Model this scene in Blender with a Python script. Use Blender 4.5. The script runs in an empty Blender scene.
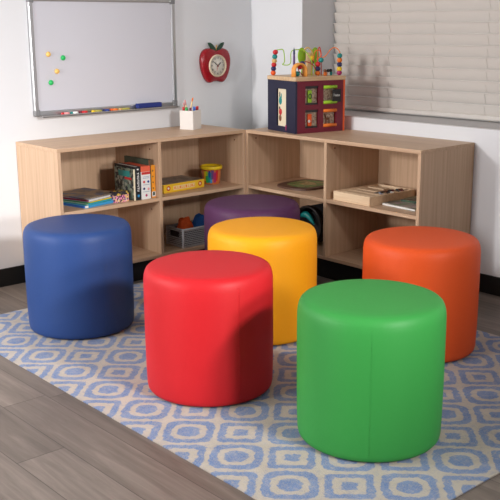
import bpy, bmesh, math, random
from mathutils import Vector, Matrix, noise
random.seed(4)
PI = math.pi
scn = bpy.context.scene
COL = scn.collection

# ------------------------------------------------------------------ materials
def lin(h):
    def c(v):
        v /= 255.0
        return v / 12.92 if v <= 0.04045 else ((v + 0.055) / 1.055) ** 2.4
    return (c(h[0]), c(h[1]), c(h[2]), 1.0)

def newmat(name):
    m = bpy.data.materials.new(name); m.use_nodes = True
    nt = m.node_tree
    b = nt.nodes['Principled BSDF']
    return m, nt, b

def plain(name, rgb, rough=0.5, metal=0.0, var=0.06, scale=30.0, bump=0.0, spec=0.5, trans=0.0):
    """procedural paint / plastic: colour with a little noise variation"""
    m, nt, b = newmat(name)
    tc = nt.nodes.new('ShaderNodeTexCoord')
    nz = nt.nodes.new('ShaderNodeTexNoise'); nz.inputs['Scale'].default_value = scale; nz.inputs['Detail'].default_value = 4
    nt.links.new(tc.outputs['Object'], nz.inputs['Vector'])
    mx = nt.nodes.new('ShaderNodeMix'); mx.data_type = 'RGBA'
    c = lin(rgb)
    mx.inputs[6].default_value = tuple(v * (1 - var) for v in c[:3]) + (1,)
    mx.inputs[7].default_value = tuple(min(1, v * (1 + var)) for v in c[:3]) + (1,)
    nt.links.new(nz.outputs['Fac'], mx.inputs[0])
    nt.links.new(mx.outputs[2], b.inputs['Base Color'])
    b.inputs['Roughness'].default_value = rough
    b.inputs['Metallic'].default_value = metal
    b.inputs['Specular IOR Level'].default_value = spec
    b.inputs['Transmission Weight'].default_value = trans
    if bump:
        bp = nt.nodes.new('ShaderNodeBump'); bp.inputs['Strength'].default_value = bump; bp.inputs['Distance'].default_value = 0.002
        nt.links.new(nz.outputs['Fac'], bp.inputs['Height']); nt.links.new(bp.outputs['Normal'], b.inputs['Normal'])
    return m

def wood(name, c1, c2, scale, rough=0.45):
    """laminate with streaky grain; scale is the noise stretch per axis (small along the grain)"""
    m, nt, b = newmat(name)
    tc = nt.nodes.new('ShaderNodeTexCoord')
    mp = nt.nodes.new('ShaderNodeMapping'); mp.inputs['Scale'].default_value = scale
    nt.links.new(tc.outputs['Object'], mp.inputs['Vector'])
    n1 = nt.nodes.new('ShaderNodeTexNoise'); n1.inputs['Scale'].default_value = 1.0; n1.inputs['Detail'].default_value = 6; n1.inputs['Roughness'].default_value = 0.62
    nt.links.new(mp.outputs['Vector'], n1.inputs['Vector'])
    cr = nt.nodes.new('ShaderNodeValToRGB')
    cr.color_ramp.elements[0].position = 0.34; cr.color_ramp.elements[0].color = lin(c1)
    cr.color_ramp.elements[1].position = 0.68; cr.color_ramp.elements[1].color = lin(c2)
    nt.links.new(n1.outputs['Fac'], cr.inputs['Fac']); nt.links.new(cr.outputs['Color'], b.inputs['Base Color'])
    b.inputs['Roughness'].default_value = rough
    b.inputs['Specular IOR Level'].default_value = 0.33
    return m

class NB:
    """tiny helper for math node chains"""
    def __init__(s, nt): s.nt = nt
    def m(s, op, a, b=None, c=None):
        n = s.nt.nodes.new('ShaderNodeMath'); n.operation = op
        for i, v in enumerate((a, b, c)):
            if v is None: continue
            if isinstance(v, (int, float)): n.inputs[i].default_value = v
            else: s.nt.links.new(v, n.inputs[i])
        return n.outputs[0]

def floor_material():
    m, nt, b = newmat('grey_brown_planks'); N = NB(nt)
    tc = nt.nodes.new('ShaderNodeTexCoord'); sp = nt.nodes.new('ShaderNodeSeparateXYZ')
    nt.links.new(tc.outputs['Object'], sp.inputs[0])
    x, y = sp.outputs['X'], sp.outputs['Y']
    u = N.m('DIVIDE', N.m('SUBTRACT', x, 0.132), 0.163)
    row = N.m('FLOOR', u); fx = N.m('FRACT', u)
    wn = nt.nodes.new('ShaderNodeTexWhiteNoise'); wn.noise_dimensions = '1D'; nt.links.new(row, wn.inputs['W'])
    v = N.m('ADD', N.m('DIVIDE', y, 1.22), N.m('MULTIPLY', wn.outputs['Value'], 7.31))
    pl = N.m('FLOOR', v); fy = N.m('FRACT', v)
    cb = nt.nodes.new('ShaderNodeCombineXYZ'); nt.links.new(row, cb.inputs[0]); nt.links.new(pl, cb.inputs[1])
    w2 = nt.nodes.new('ShaderNodeTexWhiteNoise'); w2.noise_dimensions = '2D'; nt.links.new(cb.outputs[0], w2.inputs['Vector'])
    # grain, shifted for each plank
    gx = N.m('ADD', N.m('MULTIPLY', x, 38.0), N.m('MULTIPLY', w2.outputs['Value'], 50.0))
    gy = N.m('MULTIPLY', y, 2.6)
    cg = nt.nodes.new('ShaderNodeCombineXYZ'); nt.links.new(gx, cg.inputs[0]); nt.links.new(gy, cg.inputs[1]); nt.links.new(w2.outputs['Value'], cg.inputs[2])
    n1 = nt.nodes.new('ShaderNodeTexNoise'); n1.inputs['Scale'].default_value = 1; n1.inputs['Detail'].default_value = 7; n1.inputs['Roughness'].default_value = 0.65; n1.inputs['Distortion'].default_value = 0.7
    nt.links.new(cg.outputs[0], n1.inputs['Vector'])
    n2 = nt.nodes.new('ShaderNodeTexNoise'); n2.inputs['Scale'].default_value = 0.22; n2.inputs['Detail'].default_value = 3
    nt.links.new(cg.outputs[0], n2.inputs['Vector'])
    cr = nt.nodes.new('ShaderNodeValToRGB'); e = cr.color_ramp.elements
    e[0].position = 0.3; e[0].color = lin((84, 75, 68)); e[1].position = 0.72; e[1].color = lin((138, 126, 117))
    mid = e.new(0.52); mid.color = lin((112, 101, 93))
    f = N.m('ADD', N.m('MULTIPLY', n1.outputs['Fac'], 0.55), N.m('MULTIPLY', n2.outputs['Fac'], 0.45))
    f = N.m('ADD', f, N.m('MULTIPLY', N.m('SUBTRACT', w2.outputs['Value'], 0.5), 0.13))
    nt.links.new(f, cr.inputs['Fac'])
    ex = N.m('MINIMUM', fx, N.m('SUBTRACT', 1.0, fx)); ey = N.m('MINIMUM', fy, N.m('SUBTRACT', 1.0, fy))
    seam = N.m('MAXIMUM', N.m('LESS_THAN', ex, 0.009), N.m('LESS_THAN', ey, 0.0014))
    mx = nt.nodes.new('ShaderNodeMix'); mx.data_type = 'RGBA'
    nt.links.new(N.m('MULTIPLY', seam, 0.75), mx.inputs[0]); nt.links.new(cr.outputs['Color'], mx.inputs[6]); mx.inputs[7].default_value = lin((58, 50, 46))
    nt.links.new(mx.outputs[2], b.inputs['Base Color'])
    b.inputs['Roughness'].default_value = 0.5; b.inputs['Specular IOR Level'].default_value = 0.4
    bp = nt.nodes.new('ShaderNodeBump'); bp.inputs['Strength'].default_value = 0.25; bp.inputs['Distance'].default_value = 0.001
    nt.links.new(n1.outputs['Fac'], bp.inputs['Height']); nt.links.new(bp.outputs['Normal'], b.inputs['Normal'])
    return m

def rug_material():
    """woven lattice: large rounded cells and small squares ringed in cream on blue"""
    m, nt, b = newmat('blue_cream_woven_rug'); N = NB(nt)
    tc = nt.nodes.new('ShaderNodeTexCoord')
    nz = nt.nodes.new('ShaderNodeTexNoise'); nz.inputs['Scale'].default_value = 55; nz.inputs['Detail'].default_value = 3
    nt.links.new(tc.outputs['Object'], nz.inputs['Vector'])
    va = nt.nodes.new('ShaderNodeVectorMath'); va.operation = 'SUBTRACT'; va.inputs[1].default_value = (0.5, 0.5, 0.5)
    nt.links.new(nz.outputs['Color'], va.inputs[0])
    vs = nt.nodes.new('ShaderNodeVectorMath'); vs.operation = 'SCALE'; vs.inputs['Scale'].default_value = 0.022
    nt.links.new(va.outputs[0], vs.inputs[0])
    vd = nt.nodes.new('ShaderNodeVectorMath'); vd.operation = 'ADD'
    nt.links.new(tc.outputs['Object'], vd.inputs[0]); nt.links.new(vs.outputs[0], vd.inputs[1])
    sp = nt.nodes.new('ShaderNodeSeparateXYZ'); nt.links.new(vd.outputs[0], sp.inputs[0])
    # diagonal checker of large (even) and small (odd) cells; a large cell is centred at world (2.058, 2.012)
    px = N.m('DIVIDE', N.m('SUBTRACT', sp.outputs['X'], 2.058), 0.243)
    py = N.m('DIVIDE', N.m('SUBTRACT', sp.outputs['Y'], 2.012), 0.2385)
    ss, tt = N.m('ADD', px, py), N.m('SUBTRACT', px, py)
    iS, iT = N.m('ROUND', ss), N.m('ROUND', tt)
    fs, ft = N.m('ABSOLUTE', N.m('SUBTRACT', ss, iS)), N.m('ABSOLUTE', N.m('SUBTRACT', tt, iT))
    small = N.m('ROUND', N.m('FLOORED_MODULO', N.m('ADD', iS, iT), 2.0))
    def norm(p):
        return N.m('POWER', N.m('ADD', N.m('POWER', fs, p), N.m('POWER', ft, p)), 1.0 / p)
    def inside(d, t, w=0.016):
        mr = nt.nodes.new('ShaderNodeMapRange'); mr.interpolation_type = 'SMOOTHSTEP'
        mr.inputs['From Min'].default_value = t + w; mr.inputs['From Max'].default_value = t - w
        nt.links.new(d, mr.inputs['Value']); return mr.outputs[0]
    d4, d25, d8 = norm(4.0), norm(2.5), norm(9.0)
    big = N.m('ADD', N.m('SUBTRACT', inside(d4, 0.478), inside(norm(3.0), 0.335)), inside(d25, 0.215))
    sml = N.m('ADD', N.m('SUBTRACT', inside(d8, 0.422), inside(d8, 0.282)), inside(d8, 0.135))
    blue = N.m('ADD', N.m('MULTIPLY', big, N.m('SUBTRACT', 1.0, small)), N.m('MULTIPLY', sml, small))
    # fuzzy wear: cream yarn showing through the blue
    n2 = nt.nodes.new('ShaderNodeTexNoise'); n2.inputs['Scale'].default_value = 210; n2.inputs['Detail'].default_value = 3
    nt.links.new(tc.outputs['Object'], n2.inputs['Vector'])
    n3 = nt.nodes.new('ShaderNodeTexNoise'); n3.inputs['Scale'].default_value = 16; n3.inputs['Detail'].default_value = 4
    nt.links.new(tc.outputs['Object'], n3.inputs['Vector'])
    n4 = nt.nodes.new('ShaderNodeTexNoise'); n4.inputs['Scale'].default_value = 75; n4.inputs['Detail'].default_value = 4
    nt.links.new(tc.outputs['Object'], n4.inputs['Vector'])
    wear = N.m('ADD', N.m('MULTIPLY', N.m('MAXIMUM', N.m('SUBTRACT', n2.outputs['Fac'], 0.45), 0.0), 1.8), N.m('MULTIPLY', N.m('MAXIMUM', N.m('SUBTRACT', n4.outputs['Fac'], 0.48), 0.0), 1.5))
    soil = N.m('MULTIPLY', N.m('MAXIMUM', N.m('SUBTRACT', n4.outputs['Fac'], 0.5), 0.0), 1.2)
    bl = nt.nodes.new('ShaderNodeMix'); bl.data_type = 'RGBA'; bl.inputs[6].default_value = lin((84, 110, 158)); bl.inputs[7].default_value = lin((126, 147, 182))
    nt.links.new(n3.outputs['Fac'], bl.inputs[0])
    cm = nt.nodes.new('ShaderNodeMix'); cm.data_type = 'RGBA'; cm.inputs[6].default_value = lin((168, 158, 146)); cm.inputs[7].default_value = lin((194, 184, 172))
    nt.links.new(n3.outputs['Fac'], cm.inputs[0])
    fac = N.m('ADD', N.m('MULTIPLY', blue, N.m('SUBTRACT', 1.0, wear)), N.m('MULTIPLY', N.m('SUBTRACT', 1.0, blue), soil))
    mx = nt.nodes.new('ShaderNodeMix'); mx.data_type = 'RGBA'; mx.clamp_factor = True
    nt.links.new(fac, mx.inputs[0]); nt.links.new(cm.outputs[2], mx.inputs[6]); nt.links.new(bl.outputs[2], mx.inputs[7])
    nt.links.new(mx.outputs[2], b.inputs['Base Color'])
    b.inputs['Roughness'].default_value = 0.95; b.inputs['Specular IOR Level'].default_value = 0.1
    bp = nt.nodes.new('ShaderNodeBump'); bp.inputs['Strength'].default_value = 0.7; bp.inputs['Distance'].default_value = 0.004
    nt.links.new(n2.outputs['Fac'], bp.inputs['Height']); nt.links.new(bp.outputs['Normal'], b.inputs['Normal'])
    return m

def blotch(name, cols, scale=60, rough=0.5):
    """printed cover: patches of several colours"""
    m, nt, b = newmat(name)
    tc = nt.nodes.new('ShaderNodeTexCoord')
    vo = nt.nodes.new('ShaderNodeTexVoronoi'); vo.inputs['Scale'].default_value = scale
    nt.links.new(tc.outputs['Object'], vo.inputs['Vector'])
    sp = nt.nodes.new('ShaderNodeSeparateColor'); nt.links.new(vo.outputs['Color'], sp.inputs[0])
    cr = nt.nodes.new('ShaderNodeValToRGB'); cr.color_ramp.interpolation = 'CONSTANT'
    el = cr.color_ramp.elements
    for i, c in enumerate(cols):
        p = i / len(cols)
        if i < 2: e = el[i]; e.position = p
        else: e = el.new(p)
        e.color = lin(c)
    nt.links.new(sp.outputs[0], cr.inputs['Fac']); nt.links.new(cr.outputs['Color'], b.inputs['Base Color'])
    b.inputs['Roughness'].default_value = rough
    return m

GRA, GRB = (190, 156, 126), (209, 177, 147)
M = {}
M['wood_z'] = wood('birch_laminate_upright', GRA, GRB, (60, 60, 1.6))
M['wood_x'] = wood('birch_laminate_along_x', GRA, GRB, (1.6, 60, 60))
M['wood_y'] = wood('birch_laminate_along_y', GRA, GRB, (60, 1.6, 60))
M['pine'] = wood('pale_pine', (222, 190, 154), (240, 214, 182), (60, 4, 60))
M['ply'] = wood('toy_plywood', (205, 170, 130), (226, 196, 158), (4, 60, 60))
M['wall'] = plain('white_wall_paint', (230, 231, 234), 0.75, var=0.015, scale=3, spec=0.25)
M['ceil'] = plain('white_ceiling_paint', (225, 224, 222), 0.8, var=0.02, scale=3)
M['black_base'] = plain('black_vinyl_base', (16, 15, 16), 0.55, var=0.1)
M['blind'] = plain('warm_white_blind', (214, 207, 200), 0.5, var=0.02, scale=8)
M['sillshade'] = plain('grazing_shaded_sill_paint', (196, 194, 194), 0.6, var=0.02, scale=6)  # sill toned greyer than the wall: dimness of grazing light put into the colour
M['cord'] = plain('off_white_cord', (205, 198, 190), 0.8)
M['alu'] = plain('brushed_aluminium', (190, 190, 192), 0.32, 0.9, var=0.04)
M['greyplastic'] = plain('grey_plastic', (128, 128, 130), 0.5)
M['whiteboard'] = plain('glossy_white_board', (212, 212, 220), 0.22, var=0.01, scale=2, spec=0.4)
M['white'] = plain('white_plastic', (232, 230, 226), 0.45, var=0.02)
M['cupwhite'] = plain('white_painted_wood', (224, 218, 212), 0.55, var=0.03)
M['dark'] = plain('dark_plastic', (28, 27, 30), 0.5)
M['paper'] = plain('book_pages', (226, 221, 214), 0.85, var=0.05, scale=200)
PAL = dict(red=(205, 32, 40), navy=(34, 42, 96), blue=(44, 98, 190), skyblue=(60, 150, 205), teal=(22, 142, 138), green=(38, 160, 82),
           lime=(158, 204, 40), yellow=(240, 200, 40), orange=(238, 122, 36), tan=(222, 180, 110), magenta=(170, 36, 96),
           purple=(96, 60, 120), brown=(120, 72, 44), pink=(226, 150, 150), cream=(240, 226, 196), maroon=(114, 16, 42),
           navyface=(26, 29, 58), olive=(170, 160, 70), bluemid=(26, 58, 140), greyblue=(140, 156, 176), darkgreen=(24, 66, 44),
           charcoal=(48, 46, 48), beige=(196, 168, 140), brightorange=(238, 92, 24), sand=(230, 200, 150))
for k, v in PAL.items(): M[k] = plain(k + '_paint', v, 0.4, var=0.05)

def vinyl(name, rgb, rough=0.42):
    return plain(name, rgb, rough, var=0.03, scale=140, bump=0.12, spec=0.22)

M['archorange'] = plain('light_orange_wood', (242, 164, 74), .45)
# ------------------------------------------------------------------ mesh builder
class MB:
    def __init__(s): s.bm = bmesh.new(); s.mats = []
    def mi(s, mat):
        if mat not in s.mats: s.mats.append(mat)
        return s.mats.index(mat)
    def _fin(s, n0, mat, smooth, mtx=None):
        fs = list(s.bm.faces)[n0:]
        i = s.mi(mat)
        for f in fs: f.material_index = i; f.smooth = smooth
        return fs
    def box(s, lo, hi, mat, bev=0.0, mtx=None, seg=2):
        b2 = bmesh.new()
        bmesh.ops.create_cube(b2, size=1)
        lo, hi = Vector(lo), Vector(hi)
        for v in b2.verts:
            v.co = Vector(((v.co.x + .5) * (hi.x - lo.x) + lo.x, (v.co.y + .5) * (hi.y - lo.y) + lo.y, (v.co.z + .5) * (hi.z - lo.z) + lo.z))
        if bev: bmesh.ops.bevel(b2, geom=list(b2.edges), offset=bev, segments=seg, affect='EDGES', profile=0.5)
        s.add(b2, mat, False, mtx); return s
    def add(s, b2, mat, smooth, mtx=None):
        i = s.mi(mat); mp = {}
        for v in b2.verts: mp[v] = s.bm.verts.new(mtx @ v.co if mtx else v.co)
        for f in b2.faces:
            try: nf = s.bm.faces.new([mp[v] for v in f.verts])
            except ValueError: continue
            nf.material_index = i; nf.smooth = smooth
        b2.free()
    def sphere(s, c, r, mat, sc=(1, 1, 1), seg=14, mtx=None):
        b2 = bmesh.new(); bmesh.ops.create_uvsphere(b2, u_segments=seg, v_segments=max(6, seg * 2 // 3), radius=r)
        for v in b2.verts: v.co = Vector((v.co.x * sc[0] + c[0], v.co.y * sc[1] + c[1], v.co.z * sc[2] + c[2]))
        s.add(b2, mat, True, mtx); return s
    def lathe(s, prof, mat, seg=48, c=(0, 0, 0), mtx=None, smooth=True, cap=True):
        b2 = bmesh.new(); rings = []
        for r, z in prof:
            if r <= 1e-6: rings.append([b2.verts.new((c[0], c[1], c[2] + z))])
            else: rings.append([b2.verts.new((c[0] + r * math.cos(2 * PI * k / seg), c[1] + r * math.sin(2 * PI * k / seg), c[2] + z)) for k in range(seg)])
        for a, b in zip(rings, rings[1:]):
            for k in range(seg):
                k2 = (k + 1) % seg
                if len(a) == 1 and len(b) == 1: continue
                if len(a) == 1: b2.faces.new((a[0], b[k2], b[k]))
                elif len(b) == 1: b2.faces.new((a[k], a[k2], b[0]))
                else: b2.faces.new((a[k], a[k2], b[k2], b[k]))
        bmesh.ops.recalc_face_normals(b2, faces=list(b2.faces))
        s.add(b2, mat, smooth, mtx); return s
    def tube(s, pts, r, mat, seg=8, closed=False, mtx=None):
        pts = [Vector(p) for p in pts]; b2 = bmesh.new(); rings = []; n = len(pts)
        up = None
        for i, p in enumerate(pts):
            if closed: t = pts[(i + 1) % n] - pts[i - 1]
            else: t = pts[min(i + 1, n - 1)] - pts[max(i - 1, 0)]
            t.normalize()
            if up is None:
                up = Vector((0, 0, 1)) if abs(t.z) < 0.9 else Vector((1, 0, 0))
            a = t.cross(up)
            if a.length < 1e-4: a = t.cross(Vector((0.3, 1, 0.2)))
            a.normalize(); bb = a.cross(t).normalized(); up = bb
            rr = r[i] if isinstance(r, (list, tuple)) else r
            rings.append([b2.verts.new(p + rr * (math.cos(2 * PI * k / seg) * a + math.sin(2 * PI * k / seg) * bb)) for k in range(seg)])
        prs = list(zip(rings, rings[1:])) + ([(rings[-1], rings[0])] if closed else [])
        for a, b in prs:
            for k in range(seg):
                b2.faces.new((a[k], a[(k + 1) % seg], b[(k + 1) % seg], b[k]))
        if not closed:
            b2.faces.new(rings[0][::-1]); b2.faces.new(rings[-1])
        bmesh.ops.recalc_face_normals(b2, faces=list(b2.faces))
        s.add(b2, mat, True, mtx); return s
    def prism(s, poly, t0, t1, mat, mtx=None, bev=0.0, smooth=False):
        """poly in local XY, extruded along local Z t0..t1"""
        b2 = bmesh.new()
        a = [b2.verts.new((x, y, t0)) for x, y in poly]; b = [b2.verts.new((x, y, t1)) for x, y in poly]
        n = len(poly)
        top = b2.faces.new(b); b2.faces.new(a[::-1])
        for k in range(n): b2.faces.new((a[k], a[(k + 1) % n], b[(k + 1) % n], b[k]))
        if bev: bmesh.ops.bevel(b2, geom=[e for e in top.edges], offset=bev, segments=4, affect='EDGES', profile=0.5)
        bmesh.ops.recalc_face_normals(b2, faces=list(b2.faces))
        s.add(b2, mat, smooth, mtx); return s
    def build(s, name, parent=None, label=None):
        me = bpy.data.meshes.new(name); s.bm.normal_update(); s.bm.to_mesh(me); s.bm.free()
        for m in s.mats: me.materials.append(m)
        o = bpy.data.objects.new(name, me); COL.objects.link(o)
        if parent is not None: o.parent = parent
        if label: o['label'] = label
        return o

def tag(o, label, cat, group=None):
    o['label'] = label; o['category'] = cat
    if group: o['group'] = group
    return o
def thing(name, label, cat, loc=(0, 0, 0), rotz=0.0, group=None):
    o = bpy.data.objects.new(name, None); COL.objects.link(o)
    o.location = loc; o.rotation_euler = (0, 0, rotz); o.empty_display_size = 0.05
    return tag(o, label, cat, group)
def struct(o): o['kind'] = 'structure'; return o
def part(name, parent, lo, hi, mat, bev=0.0, label=None):
    return MB().box(lo, hi, mat, bev).build(name, parent, label)
def text_bm(mb, body, size, mat, mtx, depth=0.0004):
    cu = bpy.data.curves.new('lettering', 'FONT'); cu.body = body; cu.size = size; cu.extrude = depth; cu.align_x = 'CENTER'; cu.align_y = 'CENTER'
    ob = bpy.data.objects.new('lettering', cu); COL.objects.link(ob)
    dg = bpy.context.evaluated_depsgraph_get(); me = bpy.data.meshes.new_from_object(ob.evaluated_get(dg))
    b2 = bmesh.new(); b2.from_mesh(me); mb.add(b2, mat, False, mtx)
    bpy.data.objects.remove(ob); bpy.data.curves.remove(cu); bpy.data.meshes.remove(me)
# frame for things on the left wall: local x -> -X (image right), local y -> Z, local z -> +Y (out of the wall)
def wallA(x, y, z): return Matrix(((-1, 0, 0, x), (0, 0, 1, y), (0, 1, 0, z), (0, 0, 0, 1)))

# ------------------------------------------------------------------ camera numbers
CAM = Vector((3.7034, 4.2025, 1.2855)); PITCH, YAW, ROLL, F = 0.24164955, 0.85198368, -0.00792145, 907.996

# ------------------------------------------------------------------ setting
D = 0.4114; H = 0.732; ZS = 0.4256; ZB = 0.1254; T = 0.018
XE, YE = 6.2, 6.2; CZ = 2.75
struct(MB().box((-0.33, -0.12, -0.06), (XE, YE, 0), floor_material()).build('floor'))
struct(MB().box((-0.33, -0.12, 0), (XE, 0, CZ), M['wall']).build('wall_left'))
Y0, Y1, Z0, Z1, RX = 0.432, 2.75, 0.80, 2.2, -0.33
w = MB()
w.box((RX, 0, 0), (0, YE, Z0), M['wall']); w.box((RX, 0, Z0), (0, Y0, CZ), M['wall'])
w.box((RX, Y1, Z0), (0, YE, CZ), M['wall']); w.box((RX, Y0, Z1), (0, Y1, CZ), M['wall'])
struct(w.build('wall_right'))
struct(MB().box((-0.33, -0.12, CZ), (XE, YE, CZ + .06), M['ceil']).build('ceiling'))
def baseboard(lo, hi, name): struct(MB().box(lo, hi, M['black_base'], 0.003).build(name))
baseboard((0.0, 0.0, 0.0), (XE, 0.009, 0.094), 'baseboard_left')
baseboard((0.0, 0.009, 0.0), (0.009, YE, 0.094), 'baseboard_right')
# window behind the blind
win = MB()
for lo, hi in (((-.325, Y0, Z0), (-.30, Y0 + .05, Z1)), ((-.325, Y1 - .05, Z0), (-.30, Y1, Z1)), ((-.325, Y0 + .05, Z0), (-.30, Y1 - .05, Z0 + .05)), ((-.325, Y0 + .05, Z1 - .05), (-.30, Y1 - .05, Z1)), ((-.325, 1.56, Z0 + .05), (-.30, 1.62, Z1 - .05))):
    win.box(lo, hi, M['white'])
win = struct(win.build('window_1'))
g, nt, b = newmat('window_glass'); b.inputs['Transmission Weight'].default_value = 1; b.inputs['Roughness'].default_value = 0.02
MB().box((-.316, Y0 + .05, Z0 + .05), (-.312, 1.56, Z1 - .05), g).box((-.316, 1.62, Z0 + .05), (-.312, Y1 - .05, Z1 - .05), g).build('pane', win)
MB().box((-.30, Y0, Z0 - .0), (0.0, Y1, Z0 + .004), M['sillshade']).build('window_sill', win)

# blind
bl = thing('window_blind', 'closed warm white horizontal slat blind in the window recess', 'window blind', (-0.262, (Y0 + Y1) / 2, Z0 + .012))
hw = (Y1 - Y0) / 2 - .006
sm = MB(); PT = 0.0584; k = 0
z = 0.020
prof = []
while z + PT < Z1 - Z0 - 0.09:
    # slat: curved section, lower edge towards the room
    n = 5; top = []; bot = []
    for i in range(n + 1):
        t = i / n; zz = z + t * 0.0592; xx = -0.0095 + 0.0190 * t + 0.0015 * math.sin(PI * t)
        top.append((xx + .0013, zz)); bot.append((xx - .0013, zz))
    xt, zt_ = top[-1]; top[-1:] = [(xt - .0005, zt_ - .0058), (xt + .0026, zt_ - .0045), (xt + .0026, zt_ - .0008), (xt + .0012, zt_)]  # rounded upper lip
    poly = bot + top[::-1]
    mt = Matrix(((1, 0, 0, 0), (0, 0, 1, 0), (0, 1, 0, 0), (0, 0, 0, 1)))
    sm.prism(poly, -hw, hw, M['blind'], mt)
    z += PT
sm.build('slats', bl)
part('bottom_rail', bl, (-.014, -hw, 0.001), (.012, hw, 0.024), M['blind'], 0.004)
part('head_rail', bl, (-.024, -hw, Z1 - Z0 - .07), (.03, hw, Z1 - Z0 - .014), M['blind'], 0.003)
for yy in (0.55, 0.854, 1.158, 1.492, 1.80, 2.1, 2.4):
    pts = []
    for i in range(60):
        t = i / 59; zz = 0.02 + t * (Z1 - Z0 - .1)
        ph = ((zz - .02) / PT) % 1.0
        pts.append((-.0070 + .0210 * ph, yy - (Y0 + Y1) / 2, zz))
    MB().tube(pts, 0.0011, M['cord'], 6).build('ladder_cord', bl)

# ------------------------------------------------------------------ shelf units
def fastener(parent, c, axis):
    mt = {'x': Matrix.Rotation(PI / 2, 4, 'Y'), 'y': Matrix.Rotation(-PI / 2, 4, 'X')}[axis]
    MB().lathe([(0, .0012), (.0045, .0012), (.005, 0), (0, 0)], M['brown'], 12, mtx=Matrix.Translation(c) @ mt).build('fastener', parent)

def shelf_unit(label, along, L, div, loc):
    """local frame: 'x' unit runs along local x 0..L, depth along y 0..D; 'y' the other way round"""
    u = thing('storage_shelf', label, 'shelf', loc, 0, 'low storage shelf units')
    def P(name, a0, a1, d0, d1, z0, z1, mat, bev=.0012):
        lo, hi = ((a0, d0, z0), (a1, d1, z1)) if along == 'x' else ((d0, a0, z0), (d1, a1, z1))
        return part(name, u, lo, hi, mat, bev)
    g = M['wood_' + along]; gz = M['wood_z']
    P('plinth', .012, L - .012, .012, D - .03, 0, ZB - T, M['black_base'], .002)
    P('top_panel', 0, L, 0.002, D, H - T, H, g)
    P('side_panel', 0, T, 0.002, D, ZB - T, H - T, gz)
    P('side_panel', L - T, L, 0.002, D, ZB - T, H - T, gz)
    P('bottom_panel', T, L - T, 0.01, D, ZB - T, ZB, g)
    P('divider', div - T / 2, div + T / 2, 0.01, D, ZB, H - T, gz)
    P('shelf_board', T, div - T / 2, 0.01, D - .001, ZS - T, ZS, g)
    P('shelf_board', div + T / 2, L - T, 0.01, D - .001, ZS - T, ZS, g)
    P('back_panel', T, L - T, 0.002, 0.01, ZB - T, H - T, gz)
    return u
W1, W2 = 1.1733, 1.2149
U1 = shelf_unit('birch shelf unit along the left wall holding books and a basket', 'x', W1, 0.584, (D, 0, 0))
U2 = shelf_unit('birch shelf unit along the window wall under the wooden activity cube', 'y', W2, 0.6106, (0, D, 0))
for u, ax in ((U1, 'x'), (U2, 'y')):
    for ch in u.children:
        if ch.name.startswith('plinth'): ch['label'] = 'black recessed plinth'
for a, zz in ((0.584 + T / 2, H - .06), (T, H - .06), (0.584 + T / 2, ZS - .07), (T, ZS - .07)):
    fastener(U1, (a, D - .075, zz), 'x')
for a, zz in ((0.6106 + T / 2, H - .05), (T, H - .05)):
    fastener(U2, (D - .06, a, zz), 'y')

# ------------------------------------------------------------------ rug
rg = MB(); rm = rug_material()
rb = bmesh.new()
RX0, RX1, RY0, RY1 = 0.515, 2.182, 0.434, 2.848
nx, ny = 60, 84
def rz(x, y): return 0.0045 + 0.0008 * noise.noise(Vector((x * 9, y * 9, 0)))
grid = []
for i in range(nx + 1):
    rowv = []
    for j in range(ny + 1):
        x = RX0 + (RX1 - RX0) * i / nx; y = RY0 + (RY1 - RY0) * j / ny
        if i in (0, nx): x += 0.004 * noise.noise(Vector((y * 7, i, 3)))
        if j in (0, ny): y += 0.004 * noise.noise(Vector((x * 7, j, 5)))
        rowv.append(rb.verts.new((x, y, rz(x, y))))
    grid.append(rowv)
for i in range(nx):
    for j in range(ny): rb.faces.new((grid[i][j], grid[i + 1][j], grid[i + 1][j + 1], grid[i][j + 1]))
ring = [grid[i][0] for i in range(nx + 1)] + [grid[nx][j] for j in range(1, ny + 1)] + [grid[i][ny] for i in range(nx - 1, -1, -1)] + [grid[0][j] for j in range(ny - 1, 0, -1)]
low = [rb.verts.new((v.co.x, v.co.y, 0.0003)) for v in ring]
for k in range(len(ring)):
    k2 = (k + 1) % len(ring); rb.faces.new((low[k], low[k2], ring[k2], ring[k]))
rb.faces.new(low[::-1])
rg.add(rb, rm, False)
rug = tag(rg.build('area_rug'), 'blue and cream lattice patterned woven rug lying under the round stools', 'rug')

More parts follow.
